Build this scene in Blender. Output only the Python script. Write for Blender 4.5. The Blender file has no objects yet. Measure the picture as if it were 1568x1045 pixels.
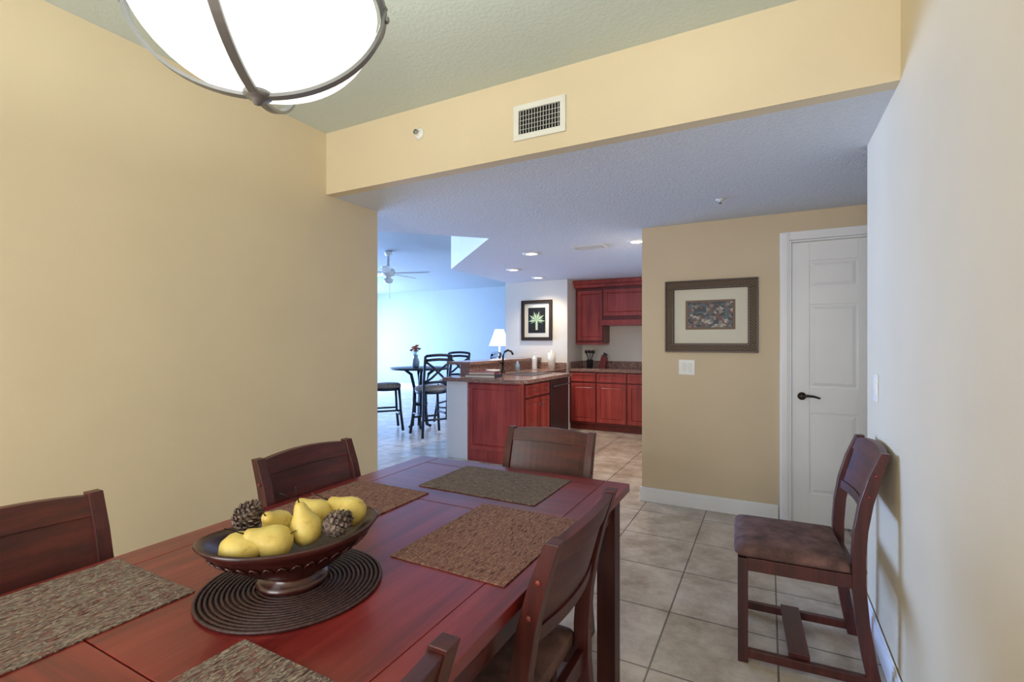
import bpy, math, random
from mathutils import Vector, Matrix
random.seed(4)
rad=math.radians
def lin(c):
    return tuple((x/255/12.92) if x/255<=0.04045 else ((x/255+0.055)/1.055)**2.4 for x in c)+(1,)
# ---------------- materials ----------------
def newmat(name):
    m=bpy.data.materials.new(name); m.use_nodes=True
    nt=m.node_tree; b=nt.nodes['Principled BSDF']
    return m,nt,b
def coords(nt,scale=(1,1,1),loc=(0,0,0),rot=(0,0,0)):
    tc=nt.nodes.new('ShaderNodeTexCoord'); mp=nt.nodes.new('ShaderNodeMapping')
    mp.inputs['Scale'].default_value=scale; mp.inputs['Location'].default_value=loc; mp.inputs['Rotation'].default_value=rot
    nt.links.new(tc.outputs['Object'],mp.inputs['Vector']); return mp.outputs['Vector']
def noise(nt,vec,scale,detail=3,rough=.5):
    n=nt.nodes.new('ShaderNodeTexNoise'); n.inputs['Scale'].default_value=scale; n.inputs['Detail'].default_value=detail
    n.inputs['Roughness'].default_value=rough
    nt.links.new(vec,n.inputs['Vector']); return n
def ramp(nt,fac,stops,interp='LINEAR'):
    r=nt.nodes.new('ShaderNodeValToRGB'); r.color_ramp.interpolation=interp
    e=r.color_ramp.elements
    while len(e)<len(stops): e.new(.5)
    for i,(p,c) in enumerate(stops): e[i].position=p; e[i].color=lin(c)
    nt.links.new(fac,r.inputs['Fac']); return r.outputs['Color']
def bump(nt,b,h,strength,dist=.01):
    n=nt.nodes.new('ShaderNodeBump'); n.inputs['Strength'].default_value=strength; n.inputs['Distance'].default_value=dist
    nt.links.new(h,n.inputs['Height']); nt.links.new(n.outputs['Normal'],b.inputs['Normal'])
def paint(name,c,rough=.55,bs=.08,sc=150,metal=0,spec=.5):
    m,nt,b=newmat(name); v=coords(nt)
    n=noise(nt,v,sc,3)
    c2=tuple(min(255,x*1.01) for x in c); c1=tuple(x*.99 for x in c)
    n2=noise(nt,v,2.5,2)
    nt.links.new(ramp(nt,n2.outputs['Fac'],[(.3,c1),(.7,c2)]),b.inputs['Base Color'])
    b.inputs['Roughness'].default_value=rough; b.inputs['Metallic'].default_value=metal
    b.inputs['Specular IOR Level'].default_value=spec
    if bs: bump(nt,b,n.outputs['Fac'],bs,.003)
    return m
def ceilmat(name,c,sc=75,bs=.6):
    m,nt,b=newmat(name); v=coords(nt)
    n=noise(nt,v,sc,4,.6)
    h=ramp(nt,n.outputs['Fac'],[(.42,(0,0,0)),(.6,(255,255,255))])
    b.inputs['Base Color'].default_value=lin(c); b.inputs['Roughness'].default_value=.8
    bump(nt,b,h,bs,.004); return m
def wood(name,c1,c2,c3,axis=0,rough=.35,sc=1.0,coat=.2):
    m,nt,b=newmat(name)
    s=[28*sc]*3; s[axis]=1.6*sc
    v=coords(nt,tuple(s)); n=noise(nt,v,1.0,6,.65)
    col=ramp(nt,n.outputs['Fac'],[(.25,c1),(.5,c2),(.75,c3)])
    v2=coords(nt); n2=noise(nt,v2,2.2,2)
    mx=nt.nodes.new('ShaderNodeMixRGB'); mx.blend_type='MULTIPLY'; mx.inputs['Fac'].default_value=.55
    nt.links.new(col,mx.inputs['Color1']); nt.links.new(ramp(nt,n2.outputs['Fac'],[(.3,(165,150,150)),(.7,(255,255,255))]),mx.inputs['Color2'])
    nt.links.new(mx.outputs['Color'],b.inputs['Base Color'])
    b.inputs['Roughness'].default_value=rough; b.inputs['Coat Weight'].default_value=coat; b.inputs['Coat Roughness'].default_value=.2
    bump(nt,b,n.outputs['Fac'],.12,.002)
    return m
def emis(name,c,s,base=None):
    m,nt,b=newmat(name)
    v=coords(nt); n=noise(nt,v,6,3)
    c1=tuple(x*.95 for x in c)
    nt.links.new(ramp(nt,n.outputs['Fac'],[(.3,c1),(.7,c)]),b.inputs['Emission Color'])
    b.inputs['Base Color'].default_value=lin(base or c)
    b.inputs['Emission Strength'].default_value=s; b.inputs['Roughness'].default_value=.3
    return m

M={}
M['wall']=paint('wall_paint_cream',(224,208,176))
M['walltan']=paint('wall_paint_tan',(214,195,164))
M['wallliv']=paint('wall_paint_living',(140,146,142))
M['ceil']=ceilmat('ceiling_texture',(208,218,212),60,.25)
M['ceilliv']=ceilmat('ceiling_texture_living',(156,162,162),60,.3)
M['ceillow']=ceilmat('ceiling_knockdown',(220,224,228),70,.6)
M['white']=paint('white_trim_paint',(240,241,243),.35,.02)
M['whiteplastic']=paint('white_plastic',(232,232,226),.3,0)
M['cream']=paint('soffit_cream',(234,228,212))
M['nickel']=paint('brushed_nickel',(146,148,150),.4,.05,200,.7)
M['dkmetal']=paint('dark_bronze_metal',(60,52,48),.35,.05,200,.8)
M['black']=paint('black_metal',(18,24,34),.4,.03)
M['dark']=paint('dark_void',(12,12,12),.8,0)
M['table']=wood('cherry_table_wood',(84,22,22),(130,38,37),(156,58,52),1,.28,1.0,.3)
M['tablex']=wood('cherry_table_wood_cross',(82,21,21),(126,36,35),(152,56,50),0,.28,1.0,.3)
M['chair']=wood('mahogany_chair_wood',(42,13,11),(76,25,21),(102,40,32),2,.42,1.0,.12)
M['chairx']=wood('mahogany_chair_rail',(44,14,12),(80,26,22),(108,44,34),0,.42,1.0,.12)
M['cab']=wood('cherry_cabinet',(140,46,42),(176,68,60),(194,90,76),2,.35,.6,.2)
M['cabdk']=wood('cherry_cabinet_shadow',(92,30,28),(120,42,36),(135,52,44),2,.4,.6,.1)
M['bowl']=wood('bowl_dark_wood',(34,12,11),(62,23,20),(84,36,29),0,.28,1.5,.4)
m,nt,b=newmat('suede_seat'); v=coords(nt); n=noise(nt,v,14,5,.6)
nt.links.new(ramp(nt,n.outputs['Fac'],[(.3,(70,47,44)),(.7,(122,90,82))]),b.inputs['Base Color']); b.inputs['Roughness'].default_value=.9
M['suede']=m
m,nt,b=newmat('stool_cushion'); v=coords(nt); n=noise(nt,v,30,3)
nt.links.new(ramp(nt,n.outputs['Fac'],[(.3,(125,112,102)),(.7,(155,142,128))]),b.inputs['Base Color']); b.inputs['Roughness'].default_value=.9; M['cushion']=m
# floor tile
m,nt,b=newmat('floor_ceramic_tile'); v=coords(nt,loc=(-.036+4.6*3,-2.90+4.6*3,0))
br=nt.nodes.new('ShaderNodeTexBrick'); br.offset=0; br.squash=1
br.inputs['Scale'].default_value=1; br.inputs['Brick Width'].default_value=.46; br.inputs['Row Height'].default_value=.46
br.inputs['Mortar Size'].default_value=.0042; br.inputs['Mortar Smooth'].default_value=.2; br.inputs['Bias'].default_value=0
br.inputs['Color1'].default_value=lin((212,198,180)); br.inputs['Color2'].default_value=lin((200,186,166)); br.inputs['Mortar'].default_value=lin((112,102,94))
nt.links.new(v,br.inputs['Vector'])
n=noise(nt,v,5,8,.7)
mx=nt.nodes.new('ShaderNodeMixRGB'); mx.blend_type='MULTIPLY'; mx.inputs['Fac'].default_value=.9
nt.links.new(br.outputs['Color'],mx.inputs['Color1']); nt.links.new(ramp(nt,n.outputs['Fac'],[(.36,(192,182,170)),(.62,(255,255,255))]),mx.inputs['Color2'])
nt.links.new(mx.outputs['Color'],b.inputs['Base Color']); b.inputs['Roughness'].default_value=.3
inv=nt.nodes.new('ShaderNodeInvert'); nt.links.new(br.outputs['Fac'],inv.inputs['Color']); bump(nt,b,inv.outputs['Color'],.4,.003)
M['tile']=m
# granite
m,nt,b=newmat('granite'); v=coords(nt); n=noise(nt,v,60,6,.8)
nt.links.new(ramp(nt,n.outputs['Fac'],[(.35,(58,40,38)),(.5,(150,112,98)),(.65,(196,170,152))]),b.inputs['Base Color']); b.inputs['Roughness'].default_value=.15; M['granite']=m
# placemat
def matweave(name,axis,cols):
    m,nt,b=newmat(name)
    s=[34,34,34]; s[1-axis]=170
    v=coords(nt,tuple(s)); n=noise(nt,v,1.0,1,.5)
    col=ramp(nt,n.outputs['Fac'],[(.30,cols[0]),(.38,cols[1]),(.45,cols[2]),(.52,cols[3]),(.59,cols[4]),(.68,cols[5])])
    nt.links.new(col,b.inputs['Base Color']); b.inputs['Roughness'].default_value=.85
    bump(nt,b,n.outputs['Fac'],.8,.003); return m
cc=[(20,16,18),(142,88,76),(40,44,48),(164,150,132),(56,30,32),(140,128,116)]
M['matY']=matweave('woven_placemat_y',1,cc); M['matX']=matweave('woven_placemat_x',0,[(30,26,26),(120,92,80),(60,56,54),(138,122,104),(70,50,46),(120,106,94)])
M['matB']=matweave('woven_placemat_brown',1,[(38,22,22),(142,88,76),(78,54,50),(162,124,102),(80,38,38),(144,108,94)])
m,nt,b=newmat('coiled_mat'); v=coords(nt)
n=noise(nt,v,120,3); nt.links.new(ramp(nt,n.outputs['Fac'],[(.3,(38,20,22)),(.7,(76,48,46))]),b.inputs['Base Color']); b.inputs['Roughness'].default_value=.5; M['coil']=m
m,nt,b=newmat('pear_skin'); v=coords(nt); n=noise(nt,v,25,5,.7)
nt.links.new(ramp(nt,n.outputs['Fac'],[(.25,(160,126,60)),(.42,(212,186,98)),(.75,(224,206,122))]),b.inputs['Base Color']); b.inputs['Roughness'].default_value=.5; M['pear']=m
m,nt,b=newmat('pinecone_scale'); v=coords(nt); n=noise(nt,v,90,4)
nt.links.new(ramp(nt,n.outputs['Fac'],[(.35,(38,26,24)),(.62,(130,112,102))]),b.inputs['Base Color']); b.inputs['Roughness'].default_value=.7; M['cone']=m
M['glassglow']=emis('alabaster_glass_lit',(248,250,242),1.1)
M['canlight']=emis('recessed_lamp_lit',(255,240,215),9)
M['shade']=emis('lampshade_lit',(255,248,232),1.1)
M['greenleaf']=paint('leaf_green',(96,134,92),.5,0); M['paleleaf']=paint('leaf_pale',(186,200,166),.6,0)
M['flower']=paint('flower_orange',(200,96,60),.6,0)
M['matboard']=paint('mat_board',(220,216,198),.7,0); M['matboard2']=paint('mat_board_inner',(128,108,92),.7,0)
M['vase']=paint('blue_glass_vase',(150,170,190),.1,0)
M['book']=paint('book_cover',(40,44,70),.4,0); M['bookred']=paint('book_cover_red',(120,40,36),.4,0); M['paper']=paint('paper',(225,220,205),.7,0)
M['steel']=paint('stainless',(130,128,128),.3,0,100,.9)
M['darkapp']=paint('dishwasher_dark',(66,50,50),.3,0,100,.3)
m,nt,b=newmat('gilded_frame'); v=coords(nt,(1,1,1)); w=nt.nodes.new('ShaderNodeTexWave'); w.inputs['Scale'].default_value=28; w.inputs['Distortion'].default_value=.5
w.bands_direction='DIAGONAL'
nt.links.new(v,w.inputs['Vector']); nt.links.new(ramp(nt,w.outputs['Fac'],[(.3,(24,16,13)),(.95,(112,84,50))]),b.inputs['Base Color']); b.inputs['Roughness'].default_value=.5; b.inputs['Metallic'].default_value=.2; M['gild']=m
m,nt,b=newmat('street_print'); v=coords(nt,(44,30,52)); vo=nt.nodes.new('ShaderNodeTexVoronoi'); vo.distance='CHEBYCHEV'; vo.inputs['Scale'].default_value=1; nt.links.new(v,vo.inputs['Vector'])
sp=nt.nodes.new('ShaderNodeSeparateColor'); nt.links.new(vo.outputs['Color'],sp.inputs['Color'])
nt.links.new(ramp(nt,sp.outputs['Red'],[(0,(48,58,66)),(.25,(112,72,70)),(.38,(140,128,118)),(.55,(78,96,106)),(.75,(92,84,80)),(.9,(176,172,164))],'CONSTANT'),b.inputs['Base Color']); b.inputs['Roughness'].default_value=.5; M['print']=m

# ---------------- builder ----------------
class B:
    def __init__(s): s.v=[];s.f=[];s.m=[];s.sm=[];s.mats=[]
    def add(s,vs,fs,mat,smooth=False,T=None):
        o=len(s.v)
        for p in vs:
            p=Vector(p)
            if T is not None: p=T@p
            s.v.append(p)
        if mat not in s.mats: s.mats.append(mat)
        i=s.mats.index(mat)
        for f in fs: s.f.append([o+k for k in f]); s.m.append(i); s.sm.append(smooth)
    def box(s,x0,x1,y0,y1,z0,z1,mat,T=None):
        vs=[(x,y,z) for z in (z0,z1) for y in (y0,y1) for x in (x0,x1)]
        s.add(vs,[(0,2,3,1),(4,5,7,6),(0,1,5,4),(2,6,7,3),(0,4,6,2),(1,3,7,5)],mat,False,T)
    def loft(s,rings,mat,smooth=False,T=None,caps=True):
        n=len(rings[0]); vs=[p for r in rings for p in r]; fs=[]
        for i in range(len(rings)-1):
            for j in range(n):
                k=(j+1)%n; fs.append((i*n+j,i*n+k,(i+1)*n+k,(i+1)*n+j))
        if caps:
            fs.append(tuple(reversed(range(n)))); fs.append(tuple((len(rings)-1)*n+j for j in range(n)))
        s.add(vs,fs,mat,smooth,T)
    def lathe(s,prof,mat,seg=32,T=None,sx=1,sy=1,smooth=True,caps=True):
        rings=[[(max(r,1e-5)*sx*math.cos(2*math.pi*j/seg),max(r,1e-5)*sy*math.sin(2*math.pi*j/seg),z) for j in range(seg)] for r,z in prof]
        s.loft(rings,mat,smooth,T,caps)
    def tube(s,pts,r,mat,seg=8,T=None,closed=False,smooth=True,flat=1.0):
        pts=[Vector(p) for p in pts]; n=len(pts); rings=[]
        up=Vector((0,0,1))
        for i,p in enumerate(pts):
            if closed: t=pts[(i+1)%n]-pts[i-1]
            else: t=pts[min(i+1,n-1)]-pts[max(i-1,0)]
            t.normalize()
            a=up if abs(t.dot(up))<.95 else Vector((0,1,0))
            u=t.cross(a).normalized(); w=u.cross(t).normalized()
            rr=r[i] if isinstance(r,(list,tuple)) else r
            rings.append([p+u*rr*math.cos(2*math.pi*j/seg)+w*rr*flat*math.sin(2*math.pi*j/seg) for j in range(seg)])
        if closed: rings.append(rings[0])
        s.loft(rings,mat,smooth,T,not closed)
    def prism(s,poly,z0,z1,mat,T=None,side=None):
        n=len(poly)
        vs=[(x,y,z0) for x,y in poly]+[(x,y,z1) for x,y in poly]
        s.add(vs,[tuple(reversed(range(n))),tuple(range(n,2*n))],mat,False,T)
        s.add(vs,[(j,(j+1)%n,n+(j+1)%n,n+j) for j in range(n)],side or mat,False,T)
    def build(s,name,loc=(0,0,0),rz=0,bevel=0,parent=None,bseg=2):
        me=bpy.data.meshes.new(name); me.from_pydata([tuple(p) for p in s.v],[],s.f)
        for k in s.mats: me.materials.append(M[k])
        for p,i,sm in zip(me.polygons,s.m,s.sm): p.material_index=i; p.use_smooth=sm
        me.update()
        import bmesh
        bm=bmesh.new(); bm.from_mesh(me); bmesh.ops.recalc_face_normals(bm,faces=bm.faces); bm.to_mesh(me); bm.free()
        o=bpy.data.objects.new(name,me); bpy.context.collection.objects.link(o)
        o.location=loc; o.rotation_euler=(0,0,rad(rz))
        if bevel:
            md=o.modifiers.new('bevel','BEVEL'); md.width=bevel; md.segments=bseg; md.limit_method='ANGLE'; md.angle_limit=rad(50)
        if parent: o.parent=parent
        return o
def bx(name,x0,x1,y0,y1,z0,z1,mat,bevel=0):
    b=B(); b.box(x0,x1,y0,y1,z0,z1,mat); return b.build(name,bevel=bevel)
def TR(x=0,y=0,z=0,rx=0,ry=0,rz=0):
    return Matrix.Translation((x,y,z))@Matrix.Rotation(rad(rz),4,'Z')@Matrix.Rotation(rad(ry),4,'Y')@Matrix.Rotation(rad(rx),4,'X')

# ---------------- room shell ----------------
LW=-2.495; RW=.42; HC=2.64; LC=2.25; TOP=2.75; LX=-11
bx('floor',LX,2.2,-2.75,11.2,-.1,0,'tile')
bx('wall_left',LW-.13,LW,-2.6,2.65,0,TOP,'wall')
bx('wall_right',RW,RW+.15,-2.6,2.85,0,TOP,'wall')
bx('wall_header',LW,RW,2.19,2.26,LC,TOP,'wall')
bx('ceiling',LW,RW,-2.6,2.19,HC,TOP,'ceil')
b=B(); b.prism([(LW,2.2601),(2.1,2.2601),(2.1,7.66),(-3.70,7.66),(-3.62,5.18),(-2.24,3.80),(-3.39,2.6501),(LW,2.6501)],LC,TOP,'ceillow',side='cream'); b.build('ceiling_dropped')
bx('ceiling_living',LX,2.2,-2.75,11.2,TOP,TOP+.1,'ceilliv')
b=B()
b.box(LW-.13,-1.9,-2.75,-2.6,0,TOP,'wall'); b.box(.0,RW+.15,-2.75,-2.6,0,TOP,'wall')
b.box(-1.9,0,-2.75,-2.6,0,.5,'wall'); b.box(-1.9,0,-2.75,-2.6,2.3,TOP,'wall'); b.build('wall_back')
b=B()
for x in (-1.9,-.98,-.06): b.box(x,x+.06,-2.72,-2.66,.5,2.3,'white')
b.box(-1.9,0,-2.72,-2.66,.5,.56,'white'); b.box(-1.9,0,-2.72,-2.66,2.24,2.3,'white'); b.build('added_fill_window')  # made-up window behind the camera, added to house the dining fill light
b=B(); DY=4.06
b.box(-.924,.13,DY,DY+.14,0,LC,'walltan'); b.box(1.06,2.1,DY,DY+.14,0,LC,'walltan'); b.box(.13,1.06,DY,DY+.14,2.045,LC,'walltan')
b.build('wall_door')
bx('wall_hall_right',2.1,2.2,2.6,4.3,0,TOP,'walltan')
bx('wall_hall_front',RW+.15,2.1,2.6,2.7,0,LC,'wall')
bx('wall_kitchen_right',-.924,-.8,DY+.14,7.5,0,LC,'walltan')
bx('wall_kitchen_back',-2.66,-.8,7.5,7.65,0,LC,'cream')
bx('wall_picture',-3.71,-2.66,6.82,7.65,0,LC,'cream')
bx('wall_living_back',LX,2.2,11,11.2,0,TOP,'wallliv')
bx('wall_living_front',LX,LW-.13,-2.75,-2.6,0,TOP,'wallliv')
b=B(); b.box(LX-.2,LX,-2.75,3,0,TOP,'wallliv'); b.box(LX-.2,LX,10.5,11.2,0,TOP,'wallliv'); b.box(LX-.2,LX,3,10.5,2.5,TOP,'wallliv'); b.build('wall_living_left')
b=B()
for y in (3,5.45,7.93,10.42): b.box(LX-.15,LX-.05,y,y+.08,0,2.5,'white')
b.box(LX-.15,LX-.05,3,10.5,2.42,2.5,'white'); b.box(LX-.15,LX-.05,3,10.5,0,.06,'white'); b.build('window_2')
def base(name,x0,x1,y0,y1):
    b=B(); b.box(x0,x1,y0,y1,0,.095,'white')
    if (x1-x0)>(y1-y0): b.box(x0,x1,y0+.005,y1,.095,.115,'white')
    else: b.box(x0+.004,x1-.004,y0,y1,.095,.115,'white')
    return b.build(name,bevel=.003)
base('baseboard_door_wall',-.94,.065,DY-.018,DY-.0005)
base('baseboard_right',RW-.015,RW-.0005,-2.59,2.86)
base('baseboard_left',LW+.0005,LW+.015,-2.59,2.66)
base('baseboard_living_back',LX+.1,-3,10.98,10.9995)
# door
b=B()
cz=[(.262,.551),(.65,.939)]; rows=[(.22,.803),(.982,1.579),(1.70,1.893)]
DX0,DX1=.15,1.05; f=DY+.02
b.box(DX0,DX1,f+.012,f+.035,.008,2.03,'white')
xs=[DX0,.262,.551,.65,.939,DX1]
for a,c in ((0,1),(2,3),(4,5)): b.box(xs[a],xs[c],f,f+.02,.008,2.03,'white')
zs=[.008,.22,.803,.982,1.579,1.70,1.893,2.03]
for x0,x1 in cz:
    for k in (0,2,4,6): b.box(x0,x1,f,f+.02,zs[k],zs[k+1],'white')
    for z0,z1 in rows:
        e=.035
        r0=[(x0+.01,f+.013,z0+.01),(x1-.01,f+.013,z0+.01),(x1-.01,f+.013,z1-.01),(x0+.01,f+.013,z1-.01)]
        r1=[(x0+e,f+.003,z0+e),(x1-e,f+.003,z0+e),(x1-e,f+.003,z1-e),(x0+e,f+.003,z1-e)]
        b.loft([r0,r1],'white')
T=TR(.215,f,.92)
b.lathe([(.028,0),(.028,.008),(.012,.012),(.012,.045)],'dkmetal',20,T@TR(rx=90))
b.tube([(0,-.045,0),(.03,-.05,.006),(.07,-.05,.004),(.11,-.048,-.008)],[.011,.010,.008,.006],'dkmetal',10,T)
b.build('door_1',bevel=.002)
b=B()
b.box(.075,.135,DY-.02,DY-.0005,0,2.105,'white'); b.box(1.065,1.125,DY-.02,DY-.0005,0,2.105,'white'); b.box(.135,1.065,DY-.02,DY-.0005,2.045,2.105,'white')
b.box(.085,.125,DY-.026,DY-.019,0,2.095,'white')
b.box(.1305,.1495,DY-.012,DY+.12,0,2.044,'white'); b.box(1.0505,1.0595,DY-.012,DY+.12,0,2.044,'white'); b.box(.1495,1.0505,DY-.012,DY+.12,2.031,2.044,'white')
b.build('trim_door',bevel=.003)
# hvac vent on header
b=B(); x0,x1,z0,z1=-1.14,-.86,2.325,2.50; y=2.1895; k=.028
b.box(x0+k,x1-k,y-.003,y-.0005,z0+k,z1-k,'dark')
for (a,c,d,e) in ((x0,x1,z0,z0+k),(x0,x1,z1-k,z1),(x0,x0+k,z0+k+.0002,z1-k-.0002),(x1-k,x1,z0+k+.0002,z1-k-.0002)): b.box(a,c,y-.012,y-.0002,d,e,'whiteplastic')
n=14
for i in range(n):
    xx=x0+.03+(x1-x0-.06)*(i+.5)/n; b.box(-.0012,.0012,-.004,.004,z0+.03,z1-.03,'whiteplastic',TR(xx,y-.0085,0,rz=25))
for i in range(1,5):
    zz=z0+.03+(z1-z0-.06)*i/5; b.box(x0+.03,x1-.03,y-.0045,y-.0032,zz-.0008,zz+.0008,'whiteplastic')
b.build('air_vent')
b=B()
for i in range(7): b.box(-.144,.144,-.072+i*.022,-.072+i*.022+.012,-.008,-.004,'whiteplastic')
for a in (-.16,.145): b.box(a,a+.015,-.077,.077,-.01,0,'whiteplastic')
for a in (-.09,.078): b.box(-.16,.16,a,a+.012,-.01,0,'whiteplastic')
b.box(-.15,.15,-.077,.077,-.003,-.0005,'steel')
b.build('ceiling_vent',(-1.56,4.6,LC))
def sprinkler(loc,T,s=1):
    b=B(); T=T@Matrix.Scale(s,4)
    b.lathe([(.034,0),(.034,.004),(.024,.009),(.012,.010),(.010,.022)],'whiteplastic',24,T)
    b.lathe([(.006,.02),(.006,.032),(.014,.034),(.014,.036)],'nickel',16,T)
    for s in (-1,1): b.tube([(.009*s,0,.02),(.013*s,0,.028),(.003*s,0,.034)],.002,'nickel',6,T)
    return b.build('fire_sprinkler',loc)
sprinkler((-1.749,2.1895,2.49),TR(rx=90)); sprinkler((-.28,3.47,LC-.0003),TR(rx=180),.8)
for p in ((-1.085,4.56),(-2.23,4.67),(-2.93,5.59),(-2.97,6.45)):
    b=B(); b.lathe([(.058,-.002),(.058,-.006),(.09,-.006),(.092,0)],'whiteplastic',28,caps=False)
    b.lathe([(.0,-.003),(.06,-.003)],'canlight',28,caps=False)
    b.build('recessed_ceiling_light',(p[0],p[1],LC-.0005))
    l=bpy.data.lights.new('can','SPOT'); l.energy=42; l.spot_size=rad(130); l.spot_blend=.8; l.color=(1,.88,.74); l.shadow_soft_size=.06
    lo=bpy.data.objects.new('recessed_lamp_bulb',l); lo.location=(p[0],p[1],LC-.03); bpy.context.collection.objects.link(lo)
def switch(loc,rz,gang):
    b=B()
    w=.036 if gang==1 else .06
    b.box(-w,w,-.006,0,-.06,.06,'whiteplastic')
    for g in range(gang):
        cx=0 if gang==1 else (-.023+.046*g); b.box(cx-.016,cx+.016,-.01,-.004,-.033,.033,'whiteplastic',TR(0,0,0,rx=3))
    return b.build('light_switch',loc,rz,.0015)
switch((-.571,DY-.0005,1.11),0,2); switch((RW-.0005,2.62,1.11),-90,1)

# ---------------- pictures ----------------
def frame(w,h,fw,prof=.03):
    b=B()
    for (x0,x1,z0,z1) in ((-w/2,w/2,-h/2,-h/2+fw),(-w/2,w/2,h/2-fw,h/2),(-w/2,-w/2+fw,-h/2+fw,h/2-fw),(w/2-fw,w/2,-h/2+fw,h/2-fw)):
        b.box(x0,x1,-prof*.7,0,z0,z1,'gild')
    for k,(e,t,d) in enumerate(((0.0005,.012,prof),(fw*.78,.012,prof*.85))):
        X=w/2-e; Z=h/2-e
        for (x0,x1,z0,z1) in ((-X,X,-Z,-Z+t),(-X,X,Z-t,Z),(-X,-X+t,-Z+t,Z-t),(X-t,X,-Z+t,Z-t)): b.box(x0,x1,-d,0.0,z0,z1,'dkmetal')
    b.box(-w/2+fw*.9,w/2-fw*.9,-.006,-.001,-h/2+fw*.9,h/2-fw*.9,'matboard')
    return b
b=frame(.67,.565,.07)
b.box(-.18,.18,-.008,-.005,-.105,.125,'matboard2'); b.box(-.162,.162,-.010,-.007,-.088,.108,'print')
b.build('framed_picture',(-.40,DY-.0005,1.512),0,.002)
b=frame(.52,.62,.048)
b.box(-.145,.145,-.010,-.007,-.195,.195,'dark')
for i in range(13):
    a=rad(-115+230*i/12); L=.145 if i%2 else .12
    d=Vector((math.sin(a),0,math.cos(a))); q=Vector((math.cos(a),0,-math.sin(a)))
    c=Vector((0,-.0125-.0003*(i%2),-.0)); pts=[c,c+d*L*.5+q*.015,c+d*L,c+d*L*.5-q*.015]
    b.add(pts,[(0,1,2,3)],'paleleaf' if i%2 else 'greenleaf')
b.box(-.018,.018,-.0125,-.0105,-.15,0,'paleleaf')
b.build('framed_picture',(-3.16,6.8195,1.645),0,.002)

# ---------------- dining table ----------------
TX0,TX1,TY0,TY1=-1.48,-.475,-.10,1.88; TZ=.76
b=B()
bw=.095
b.box(TX0,TX0+bw,TY0,TY1,TZ-.03,TZ,'table'); b.box(TX1-bw,TX1,TY0,TY1,TZ-.03,TZ,'table')
g=.0012
b.box(TX0+bw+g,TX1-bw-g,TY1-bw,TY1,TZ-.03,TZ,'tablex'); b.box(TX0+bw+g,TX1-bw-g,TY0,TY0+bw,TZ-.03,TZ,'tablex')
ys=[TY0+bw+g,.425,1.355,TY1-bw-g]
for i in range(3):
    xa,xb=TX0+bw+g,TX1-bw-g
    b.box(xa,xb,ys[i]+g,ys[i+1]-g,TZ-.03,TZ,'table' if i==1 else 'tablex')
b.box(TX0+.01,TX1-.01,TY0+.01,TY1-.01,TZ-.04,TZ-.006,'dark')
ax=.035
for (x0,x1,y0,y1) in ((TX0+ax+.02,TX1-ax-.02,TY0+ax+.01,TY0+ax+.035),(TX0+ax+.02,TX1-ax-.02,TY1-ax-.035,TY1-ax-.01),(TX0+ax+.01,TX0+ax+.035,TY0+ax+.02,TY1-ax-.02),(TX1-ax-.035,TX1-ax-.01,TY0+ax+.02,TY1-ax-.02)):
    b.box(x0,x1,y0,y1,TZ-.125,TZ-.04,'chairx')
for x in (TX0+.03,TX1-.03-.07):
    for y in (TY0+.03,TY1-.03-.07): b.box(x,x+.07,y,y+.07,0,TZ-.035,'chair')
b.build('dining_table',bevel=.002)

# ---------------- dining chairs ----------------
PATH=[(0,-.262),(.12,-.238),(.25,-.218),(.40,-.205),(.50,-.205),(.60,-.212),(.70,-.228),(.80,-.254),(.895,-.288)]
def py(z):
    for (z0,y0),(z1,y1) in zip(PATH,PATH[1:]):
        if z<=z1: return y0+(y1-y0)*(z-z0)/(z1-z0)
    return PATH[-1][1]
def dining_chair(loc,rz):
    b=B()
    for s in (-1,1):
        x=s*.203; rings=[]
        for z,y in PATH:
            d=.044 if z<.75 else .044-.012*(z-.75)/.145
            w=.034
            rings.append([(x-w/2,y-d/2,z),(x+w/2,y-d/2,z),(x+w/2,y+d/2,z),(x-w/2,y+d/2,z)])
        b.loft(rings,'chair')
        b.box(x-.019,x+.019,.17,.208,0,.425,'chair')
        b.box(x-.012,x+.012,-.19,.175,.375,.428,'chair'); b.box(x-.012,x+.012,-.235,.175,.018,.052,'chair')
        for z in (.81,.73): b.lathe([(.007,0),(.007,.003),(.004,.005)],'cabdk',12,TR(x+s*.017,py(z),z,ry=90*s))
    b.box(-.19,.19,.178,.2,.375,.428,'chairx'); b.box(-.19,.19,-.215,-.193,.375,.428,'chairx')
    b.box(-.195,.195,-.05,.025,.052,.072,'chairx')
    def rail(z0,z1,th,bow,crest=0,off=0,w=.188):
        N=12; rings=[]
        for i in range(N+1):
            x=-w+2*w*i/N; k=1-(x/w)**2; zt=z1+crest*k
            o=-bow*k+off
            rings.append([(x,py(z0)+o-th/2,z0),(x,py(z0)+o+th/2,z0),(x,py(z1)+o+th/2,zt),(x,py(z1)+o-th/2,zt)])
        b.loft(rings,'chairx',False)
    rail(.835,.888,.026,.022,.012); rail(.69,.8355,.014,.022); rail(.655,.6905,.026,.022)
    rings=[]
    def rr(w,d,z,c=.03,dy=0):
        pts=[]
        for cx,cy,a0 in ((w-c,d-c,0),(-w+c,d-c,90),(-w+c,-d+c,180),(w-c,-d+c,270)):
            for k in range(5): a=rad(a0+k*22.5); pts.append((cx+c*math.cos(a),cy+c*math.sin(a)+dy,z))
        return pts
    cy=.012
    for w,d,z,c in ((.205,.195,.428,.02),(.217,.207,.436,.03),(.22,.21,.45,.035),(.212,.202,.466,.04),(.18,.17,.476,.05),(.10,.09,.480,.05)): rings.append(rr(w,d,z,c,cy))
    rings=[[ (min(max(p[0],-.222),.222),max(p[1],-.178),p[2]) for p in r] for r in rings]
    b.loft(rings,'suede',True)
    return b.build('dining_chair',loc,rz,.0035)
dining_chair((-.912,1.835,0),180)
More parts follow.
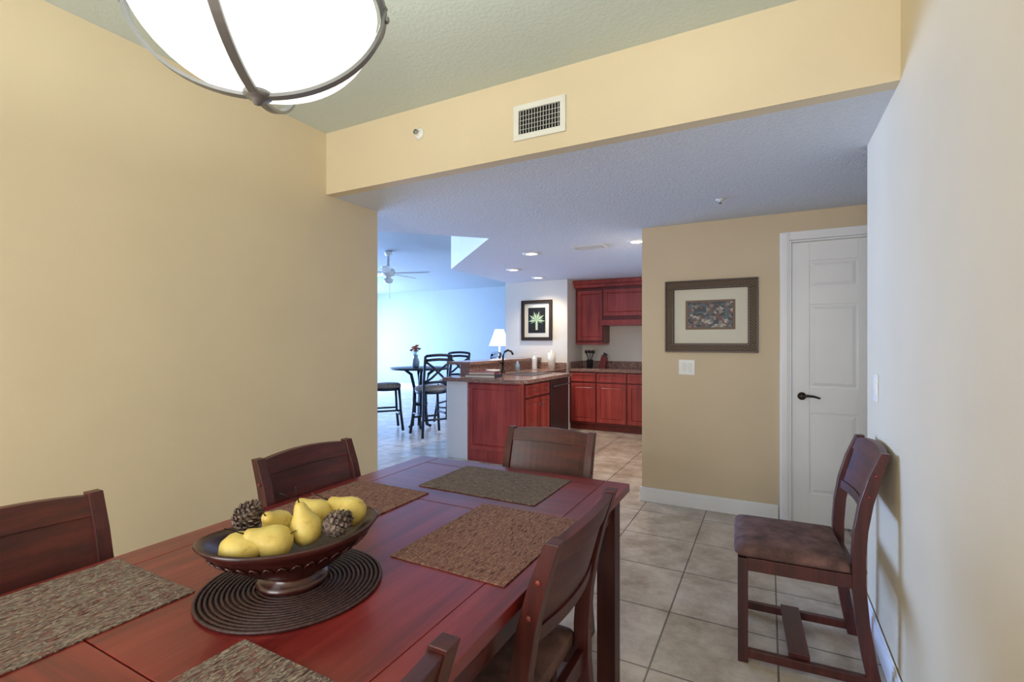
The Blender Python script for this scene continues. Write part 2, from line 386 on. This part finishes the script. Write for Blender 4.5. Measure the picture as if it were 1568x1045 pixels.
dining_chair((-1.315,1.31,0),-90)
dining_chair((-1.375,.45,0),-90)
dining_chair((-.680,1.137,0),90)
dining_chair((-.685,.35,0),90)
dining_chair((.086,2.43,0),93)

# ---------------- table settings ----------------
def placemat(x0,x1,y0,y1,mat):
    b=B(); cx,cy=(x0+x1)/2,(y0+y1)/2; b.box(x0-cx,x1-cx,y0-cy,y1-cy,0,.0035,mat); return b.build('placemat',(cx,cy,TZ+.0003),random.uniform(-.6,.6),.001)
placemat(-1.18,-.69,1.475,1.81,'matX'); placemat(-.855,-.52,.955,1.413,'matB'); placemat(-1.435,-1.09,.96,1.42,'matB')
placemat(-1.455,-1.115,.16,.62,'matY'); placemat(-.855,-.52,.10,.56,'matY')
CX,CY=-.95,.742
b=B(); b.lathe([(0,0),(.19,0),(.19,.003),(0,.003)],'coil',64)
for i in range(19):
    r=.010+i*.0100; N=max(16,int(r*330)); b.tube([(r*math.cos(2*math.pi*j/N),r*math.sin(2*math.pi*j/N),.0045) for j in range(N)],.0036,'coil',6,closed=True)
b.build('round_coiled_mat',(CX,CY,TZ+.0003))
BZ=TZ+.0088
b=B()
prof=[(0,0),(.075,0),(.078,.006),(.07,.014),(.055,.022),(.058,.03),(.10,.040),(.145,.062),(.178,.092),(.192,.108),(.186,.112),(.172,.100),(.135,.074),(.08,.055),(0,.05)]
seg=64; rings=[]
for r,z in prof:
    f=min(1,max(0,(r-.05)/.08)); sy=1-.36*f
    ring=[]
    for j in range(seg):
        a=2*math.pi*j/seg; lift=.014*f*(math.cos(a)**2)
        ring.append((r*math.cos(a),r*sy*math.sin(a),z+lift))
    rings.append(ring)
b.loft(rings,'bowl',True)
for j in range(72):
    a0=2*math.pi*j/72; a1=2*math.pi*(j+1)/72
    pts=[]
    for a,up in ((a0,j%2),(a1,(j+1)%2)):
        r,z=(.168,.079) if up else (.154,.067)
        r+=.001
        pts.append((r*math.cos(a),r*.64*math.sin(a),z+.014*math.cos(a)**2))
    b.tube(pts,.0018,'bowl',6)
b.build('fruit_bowl',(CX,CY,BZ),63)
axv=Vector((math.cos(rad(63)),math.sin(rad(63)),0)); pxv=Vector((-axv.y,axv.x,0))
def bp(a,p,z): return Vector((CX,CY,BZ))+axv*a+pxv*p+Vector((0,0,z))
def pear(pos,rx,rz,s=1):
    b=B(); prof=[(0,-.036),(.012,-.036),(.026,-.029),(.034,-.014),(.035,0),(.031,.014),(.023,.028),(.0165,.040),(.0135,.050),(.010,.057),(.004,.060),(0,.060)]
    b.lathe([(r*s,z*s) for r,z in prof],'pear',28)
    b.tube([(0,0,.058*s),(.002,0,.068*s),(.008,.002,.085*s),(.018,.004,.10*s)],[.0018,.0015,.0013,.0011],'dkmetal',6)
    o=b.build('pear',pos); o.rotation_euler=(rad(rx),0,rad(rz)); return o
pear(bp(-.108,-.028,.107),78,128,1.08)
pear(bp(-.048,-.042,.114),62,-30,1.05)
pear(bp(-.026,.038,.120),50,20,1.0)
pear(bp(.020,-.030,.126),14,-40,1.0)
pear(bp(.062,.036,.129),58,-60,1.0)
pear(bp(.126,-.002,.134),66,-70,1.0)
def cone(pos,rx,rz,s=1):
    b=B(); b.lathe([(0,-.034*s),(.018*s,-.026*s),(.022*s,-.005*s),(.018*s,.014*s),(.008*s,.03*s),(0,.034*s)],'cone',14)
    N=72
    for i in range(N):
        t=(i+.5)/N; z=(-.032+.066*t)*s; R=(.019*math.sin(math.pi*min(1,t*.85+.16)))*s+.004*s; a=i*2.39996
        L=.013*s*(1-.5*t)+.003; w=.0075*s*(1-.4*t)
        T=TR(0,0,z)@Matrix.Rotation(a,4,'Z')@Matrix.Translation((R,0,0))@Matrix.Rotation(rad(-38),4,'Y')
        b.add([(-.004,-w*.6,-.001),(L*.7,-w,-.001),(L,0,.0005),(L*.7,w,-.001),(-.004,w*.6,-.001),(-.004,-w*.6,.002),(L*.7,-w,.0018),(L,0,.004),(L*.7,w,.0018),(-.004,w*.6,.002)],
              [(0,4,3,2,1),(5,6,7,8,9),(0,1,6,5),(1,2,7,6),(2,3,8,7),(3,4,9,8),(4,0,5,9)],'cone',False,T)
    o=b.build('pinecone',pos); o.rotation_euler=(rad(rx),0,rad(rz)); return o
cone(bp(-.086,.050,.150),35,100,1.0); cone(bp(.080,-.060,.132),70,160,.92)

# ---------------- pendant ----------------
PX,PY,PZ=-.95,.655,1.83
b=B()
def ell(r,d,n,t0=0,t1=90): return [(r*math.sin(rad(t0+(t1-t0)*i/n)),d*(1-math.cos(rad(t0+(t1-t0)*i/n)))) for i in range(n+1)]
outer=[(r,z+.012) for r,z in ell(.243,.20,16,0,86)]
inner=[(r*.975,z+.018) for r,z in ell(.243,.20,16,0,86)][::-1]
b.lathe(outer+inner,'glassglow',48,caps=False)
for k in range(4):
    a=rad(-55+90*k); prof=ell(.258,.205,22,0,88)
    rings=[]
    c,s_=math.cos(a),math.sin(a); w=.009
    for i,(r,z) in enumerate(prof):
        th=rad(88*i/22); nr,nz=math.sin(th)*.007,-math.cos(th)*.007
        rings.append([(r*c+s_*w,r*s_-c*w,z),(r*c-s_*w,r*s_+c*w,z),((r+nr)*c-s_*w,(r+nr)*s_+c*w,z+nz),((r+nr)*c+s_*w,(r+nr)*s_-c*w,z+nz)])
    b.loft(rings,'nickel')
    b.lathe([(.008,0),(.008,.005),(.004,.008)],'nickel',12,TR(.262*c,.262*s_,.180,rz=math.degrees(a))@TR(ry=90))
    b.tube([(.262*c,.262*s_,.20),(.20*c,.20*s_,.30),(.10*c,.10*s_,.36),(.012*c,.012*s_,.40)],.006,'nickel',8)
N=64
rings=[]
for zz,r in ((.196,.250),(.196,.262),(.212,.262),(.212,.250)): rings.append([(r*math.cos(2*math.pi*j/N),r*math.sin(2*math.pi*j/N),zz) for j in range(N)])
rings.append(rings[0]); b.loft(rings,'nickel',False,None,False)
b.lathe([(0,-.022),(.008,-.02),(.012,-.012),(.02,-.008),(.028,-.004),(.028,.004),(.0,.006)],'nickel',24)
b.lathe([(.008,.39),(.008,.78)],'nickel',12)
b.lathe([(.0,.765),(.03,.765),(.065,.795),(.065,.8095),(0,.8095)],'nickel',28)
b.lathe([(.0,.38),(.02,.38),(.02,.42),(0,.42)],'nickel',16)
b.build('pendant_light',(PX,PY,PZ))

# ---------------- kitchen ----------------
def cabdoor(b,x0,x1,z0,z1,y,T=None,drawer=False):
    s=.05 if not drawer else .03
    b.box(x0,x1,y-.012,y,z0,z1,'cab',T)
    for (a,c,d,e) in ((x0,x1,z0,z0+s),(x0,x1,z1-s,z1),(x0,x0+s,z0+s,z1-s),(x1-s,x1,z0+s,z1-s)): b.box(a,c,y-.022,y-.011,d,e,'cab',T)
    if not drawer:
        e=s+.018; b.loft([[(x0+s+.004,y-.012,z0+s+.004),(x1-s-.004,y-.012,z0+s+.004),(x1-s-.004,y-.012,z1-s-.004),(x0+s+.004,y-.012,z1-s-.004)],[(x0+e,y-.02,z0+e),(x1-e,y-.02,z0+e),(x1-e,y-.02,z1-e),(x0+e,y-.02,z1-e)]],'cab',False,T)
def knob(b,x,y,z,T=None):
    b.lathe([(.004,0),(.004,.012),(.012,.016),(.012,.022),(.004,.026)],'steel',12,(T or Matrix())@TR(x,y,z,rx=90))
b=B(); X0,X1=-2.655,-.93; FY=6.9
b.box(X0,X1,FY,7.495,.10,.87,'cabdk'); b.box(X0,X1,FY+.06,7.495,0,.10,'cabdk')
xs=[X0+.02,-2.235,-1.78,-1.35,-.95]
for x0,x1 in zip(xs,xs[1:]):
    cabdoor(b,x0+.012,x1-.012,.72,.85,FY,None,True); cabdoor(b,x0+.012,x1-.012,.13,.70,FY); knob(b,(x0+x1)/2,FY-.02,.785); knob(b,x1-.05,FY-.02,.64)
b.box(X0,X1,FY-.035,7.495,.87,.91,'granite'); b.box(X0,X1,7.46,7.495,.91,1.01,'granite'); b.box(X0,X0+.02,6.9,7.46,.91,1.01,'granite')
b.build('kitchen_base_cabinets',bevel=.003)
b=B()
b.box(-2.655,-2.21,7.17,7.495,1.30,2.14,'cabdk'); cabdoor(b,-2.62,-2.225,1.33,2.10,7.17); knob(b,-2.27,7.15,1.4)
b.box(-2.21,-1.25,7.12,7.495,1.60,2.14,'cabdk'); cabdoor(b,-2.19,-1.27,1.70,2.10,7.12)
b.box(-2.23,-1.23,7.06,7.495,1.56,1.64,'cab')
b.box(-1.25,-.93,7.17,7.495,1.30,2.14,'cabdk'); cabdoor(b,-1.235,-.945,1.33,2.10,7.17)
b.box(-2.655,-.93,7.09,7.495,2.14,2.19,'cab'); b.box(-2.655,-.93,7.04,7.495,2.19,2.245,'cab')
b.box(-2.655,-2.22,7.165,7.495,1.27,1.30,'cab')
b.build('kitchen_upper_cabinets',bevel=.004)
b=B(); PXL,PXR,PY0,PY1=-3.24,-2.27,4.55,5.85
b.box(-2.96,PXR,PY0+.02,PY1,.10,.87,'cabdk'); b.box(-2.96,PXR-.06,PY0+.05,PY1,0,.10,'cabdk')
b.box(-2.96,PXR,PY0,PY0+.02,0,.87,'cab')
cabdoor(b,-2.93,PXR-.03,.13,.85,PY0)
b.box(PXL,-2.96,PY0,6.81,0,.87,'white')
T=TR(PXR,0,0,rz=90)
def side(x0,x1,z0,z1,dr=False): cabdoor(b,x0,x1,z0,z1,0,T,dr)
side(4.60,4.93,.72,.85,True); side(4.60,4.93,.13,.70); side(4.95,5.20,.72,.85,True); side(4.95,5.20,.13,.70)
knob(b,4.77,-.02,.785,T); knob(b,5.07,-.02,.785,T); knob(b,4.90,-.02,.62,T); knob(b,4.98,-.02,.62,T)
b.box(5.23,5.80,-.025,0,.12,.86,'darkapp',T); b.tube([(5.28,-.05,.79),(5.75,-.05,.79)],.009,'steel',8,T)
b.box(PXR-.3,PXR+.005,PY1,PY1+.03,0,.87,'white')
b.box(-2.96,-2.70,PY1,6.81,0,.87,'cab')
b.prism([(-3.27,4.50),(-2.33,4.50),(-2.23,4.60),(-2.23,5.9),(-2.67,5.9),(-2.67,6.81),(-3.27,6.81)],.87,.91,'granite')
b.box(PXL-.02,-3.12,4.85,6.81,.91,1.04,'granite'); b.box(PXL-.02,-3.145,4.84,6.81,0,.91,'white'); b.box(-3.42,-3.08,4.80,6.81,1.04,1.075,'granite')
b.box(-3.12,-2.67,6.79,6.815,.91,1.0,'granite')
b.build('kitchen_peninsula',bevel=.003)
b=B(); b.lathe([(.03,0),(.03,.01),(.018,.02),(.016,.1)],'dkmetal',16)
b.tube([(0,0,.08),(0,0,.22),(.02,0,.27),(.07,0,.295),(.12,0,.28),(.145,0,.24)],.013,'dkmetal',10); b.tube([(0,0,.1),(-.01,-.05,.14),(-.01,-.09,.15)],.007,'dkmetal',8)
b.build('kitchen_faucet',(-3.02,5.48,.9105))
b=B()
for (x0,x1,y0,y1) in ((-.2,.2,-.3,-.28),(-.2,.2,.28,.3),(-.2,-.18,-.28,.28),(.18,.2,-.28,.28),(-.2,.2,-.01,.01)): b.box(x0,x1,y0,y1,0,.006,'steel')
b.box(-.18,.18,-.28,.28,0,.002,'darkapp'); b.build('kitchen_sink',(-2.66,5.48,.9105),0,.001)
b=B(); b.lathe([(0,0),(.035,0),(.037,.01),(.037,.15),(.03,.18),(.012,.19),(.012,.21),(0,.21)],'whiteplastic',24); b.tube([(0,0,.2),(0,0,.235),(.045,0,.235)],.006,'whiteplastic',8)
b.build('soap_dispenser',(-2.98,6.35,.9105))
b=B(); b.lathe([(0,0),(.055,0),(.055,.24),(.015,.24),(.015,.28),(0,.28)],'paper',24); b.build('paper_towel_roll',(-2.82,6.6,.9105))
b=B(); b.lathe([(0,0),(.04,0),(.05,.01),(.09,.06),(.085,.06),(.045,.015),(0,.012)],'whiteplastic',28); b.build('serving_bowl',(-2.98,5.15,.9105))
b=B(); b.lathe([(0,0),(.03,0),(.032,.09),(.015,.11),(.012,.14),(0,.14)],'vase',20); b.build('dish_soap_bottle',(-3.0,5.85,.9105))
b=B(); b.lathe([(0,0),(.045,0),(.05,.12),(.05,.13),(.044,.13),(.042,.01),(0,.01)],'dark',24)
for i in range(6):
    a=i*1.05; b.tube([(0,0,.02),(.03*math.cos(a),.03*math.sin(a),.14),(.06*math.cos(a),.06*math.sin(a),.24)],.005,'dkmetal',6)
    b.lathe([(.001,-.03),(.018,-.015),(.02,.01),(.001,.03)],'dkmetal',10,TR(.064*math.cos(a),.064*math.sin(a),.25),sy=.4)
b.build('utensil_crock',(-2.42,7.15,.9105))
b=B(); b.prism([(-.05,0),(.05,0),(.08,.16),(.0,.2)],-.035,.035,'bookred',TR(rx=90,z=0))
for i in range(3): b.box(-.008,.008,-.008,.008,0,.07,'dark',TR(.02+.02*i,-.015,.17-.01*i,ry=15))
b.build('knife_block',(-2.27,7.3,.9105),0,.003)
b=B(); z=0
for i,(w,d,h,m_) in enumerate(((.36,.26,.035,'book'),(.30,.22,.03,'bookred'))):
    T=TR(0,0,z,rz=8*i); b.box(-w/2,w/2,-d/2,d/2,0,.004,m_,T); b.box(-w/2,w/2,-d/2,d/2,h-.004,h,m_,T); b.box(-w/2+.006,w/2-.006,-d/2+.006,d/2-.006,.004,h-.004,'paper',T); b.box(-w/2,-w/2+.005,-d/2,d/2,0,h,m_,T); z+=h
b.build('book_stack',(-2.85,4.72,.9105),190)

# ---------------- bistro set ----------------
b=B(); b.lathe([(0,.895),(.44,.895),(.455,.905),(.455,.915),(.445,.922),(0,.922)],'black',48)
for k in range(4):
    a=rad(45+90*k); c,s_=math.cos(a),math.sin(a)
    b.tube([(.17*c,.17*s_,.024),(.11*c,.11*s_,.05),(.085*c,.085*s_,.25),(.08*c,.08*s_,.6),(.13*c,.13*s_,.82),(.24*c,.24*s_,.9)],[.024,.026,.028,.028,.024,.02],'black',10)
b.lathe([(.112,.35),(.118,.36),(.118,.38),(.112,.39)],'black',24)
b.build('bistro_table',(-4.70,5.90,0))
def stool(loc,rz):
    b=B(); R=.020
    for sx in (-1,1):
        b.tube([(sx*.22,.22,.02),(sx*.19,.19,.3),(sx*.17,.17,.63)],R,'black',8)
        b.tube([(sx*.22,-.24,.02),(sx*.19,-.19,.3),(sx*.18,-.18,.63),(sx*.185,-.20,.8),(sx*.19,-.24,.98),(sx*.19,-.27,1.12)],R,'black',8)
        b.tube([(sx*.19,-.185,.31),(sx*.19,.185,.31)],.014,'black',8)
        b.tube([(-sx*.185,-.205,.76),(-sx*.09,-.235,.82),(0,-.245,.90),(sx*.09,-.26,.98),(sx*.19,-.255,1.05)],.016,'black',8)
    for y in (-.185,.185): b.tube([(-.19,y,.25),(.19,y,.25)],.014,'black',8)
    for z,yy in ((1.12,-.27),(1.06,-.258),(.75,-.19)): b.tube([(-.19,yy,z),(-.1,yy-.025,z+.01),(0,yy-.035,z+.015),(.1,yy-.025,z+.01),(.19,yy,z)],.019,'black',8)
    b.lathe([(0,.60),(.21,.60),(.22,.64),(.0,.64)],'black',28)
    b.lathe([(0,.64),(.215,.64),(.225,.655),(.22,.685),(.19,.70),(0,.705)],'cushion',28)
    return b.build('bar_stool',loc,rz)
stool((-5.02,5.50,0),-40); stool((-4.17,5.48,0),60); stool((-4.60,6.62,0),190); stool((-4.02,6.55,0),140)
b=B(); b.lathe([(0,0),(.04,0),(.055,.03),(.06,.08),(.045,.13),(.03,.16),(.04,.19),(.035,.19),(.025,.16),(0,.02)],'vase',24)
for i in range(16):
    a=i*2.4; r=.02+.06*((i*37)%10)/10; z=.25+.09*((i*53)%10)/10
    b.tube([(0,0,.1),(r*.5*math.cos(a),r*.5*math.sin(a),.2),(r*math.cos(a),r*math.sin(a),z)],.002,'greenleaf',5)
    b.lathe([(.001,-.012),(.022,-.004),(.028,.006),(.014,.014),(.001,.016)],'flower' if i%4 else 'greenleaf',10,TR(r*math.cos(a),r*math.sin(a),z))
b.build('flower_vase',(-4.74,5.85,.923))
b=B(); b.lathe([(0,.33),(.02,.33),(.02,.05),(.09,.05),(.11,.0),(.10,-.05),(.05,-.07),(.04,-.09),(.08,-.12),(.06,-.17),(0,-.18)],'whiteplastic',28)
b.lathe([(0,.33),(.06,.33),(.05,.27),(.02,.26)],'whiteplastic',24)
for k in range(5):
    T=Matrix.Rotation(rad(20+72*k),4,'Z')@Matrix.Rotation(rad(14),4,'X')
    b.prism([(.10,-.02),(.2,-.05),(.64,-.07),(.68,-.04),(.68,.04),(.64,.07),(.2,.05),(.10,.02)],-.02,-.008,'whiteplastic',T)
b.tube([(.03,0,-.17),(.03,0,-.42)],.003,'steel',6)
b.build('ceiling_fan',(-5.33,5.9,2.418))
b=B(); b.box(-.55,.55,-.19,.19,.70,.74,'chairx')
for x in (-.5,.46):
    for y in (-.17,.13): b.box(x,x+.04,y,y+.04,0,.70,'chair')
b.box(-.5,.5,-.17,.17,.60,.70,'chairx'); b.build('console_table',(-4.45,7.75,0),0,.004)
b=B(); b.lathe([(0,0),(.07,0),(.07,.02),(.03,.04),(.05,.12),(.06,.2),(.04,.3),(.015,.36),(.012,.50),(0,.50)],'matboard',28)
b.lathe([(.19,.50),(.185,.51),(.08,.80),(.075,.80),(.18,.505)],'shade',36,caps=False)
b.build('table_lamp',(-4.33,7.72,.7405))

# ---------------- lights ----------------
def area(name,loc,rot,sx,sy,e,c):
    l=bpy.data.lights.new(name,'AREA'); l.shape='RECTANGLE'; l.size=sx; l.size_y=sy; l.energy=e; l.color=c
    o=bpy.data.objects.new(name,l); o.location=loc; o.rotation_euler=tuple(rad(r) for r in rot); bpy.context.collection.objects.link(o); return o
area('daylight_living_window',(LX+.05,6.75,1.25),(0,-90,0),2.4,7.3,1650,(.31,.50,1))
area('added_dining_fill',(-.95,-2.55,1.4),(90,0,0),1.85,1.75,84,(1,.965,.94))  # added fill light behind the camera, set in the invented back-wall opening
def point(name,loc,e,c,r):
    l=bpy.data.lights.new(name,'POINT'); l.energy=e; l.color=c; l.shadow_soft_size=r
    o=bpy.data.objects.new(name,l); o.location=loc; bpy.context.collection.objects.link(o)
point('pendant_bulb',(PX,PY,PZ+.17),19,(.95,1,.93),.04)
point('table_lamp_bulb',(-4.33,7.72,1.40),5,(1,.85,.65),.04)
w=bpy.data.worlds.new('sky'); bpy.context.scene.world=w; w.use_nodes=True
bg=w.node_tree.nodes['Background']; bg.inputs['Color'].default_value=(.55,.75,1,1); bg.inputs['Strength'].default_value=1.2
# ---------------- camera ----------------
c=bpy.data.cameras.new('camera'); c.lens=17.08; c.sensor_width=36; c.clip_start=.02; c.shift_y=.001
o=bpy.data.objects.new('camera',c); o.location=(0,0,1.31); o.rotation_euler=(rad(90),0,rad(27.8)); bpy.context.collection.objects.link(o)
s=bpy.context.scene; s.camera=o
s.view_settings.view_transform='Standard'; s.view_settings.exposure=0.1
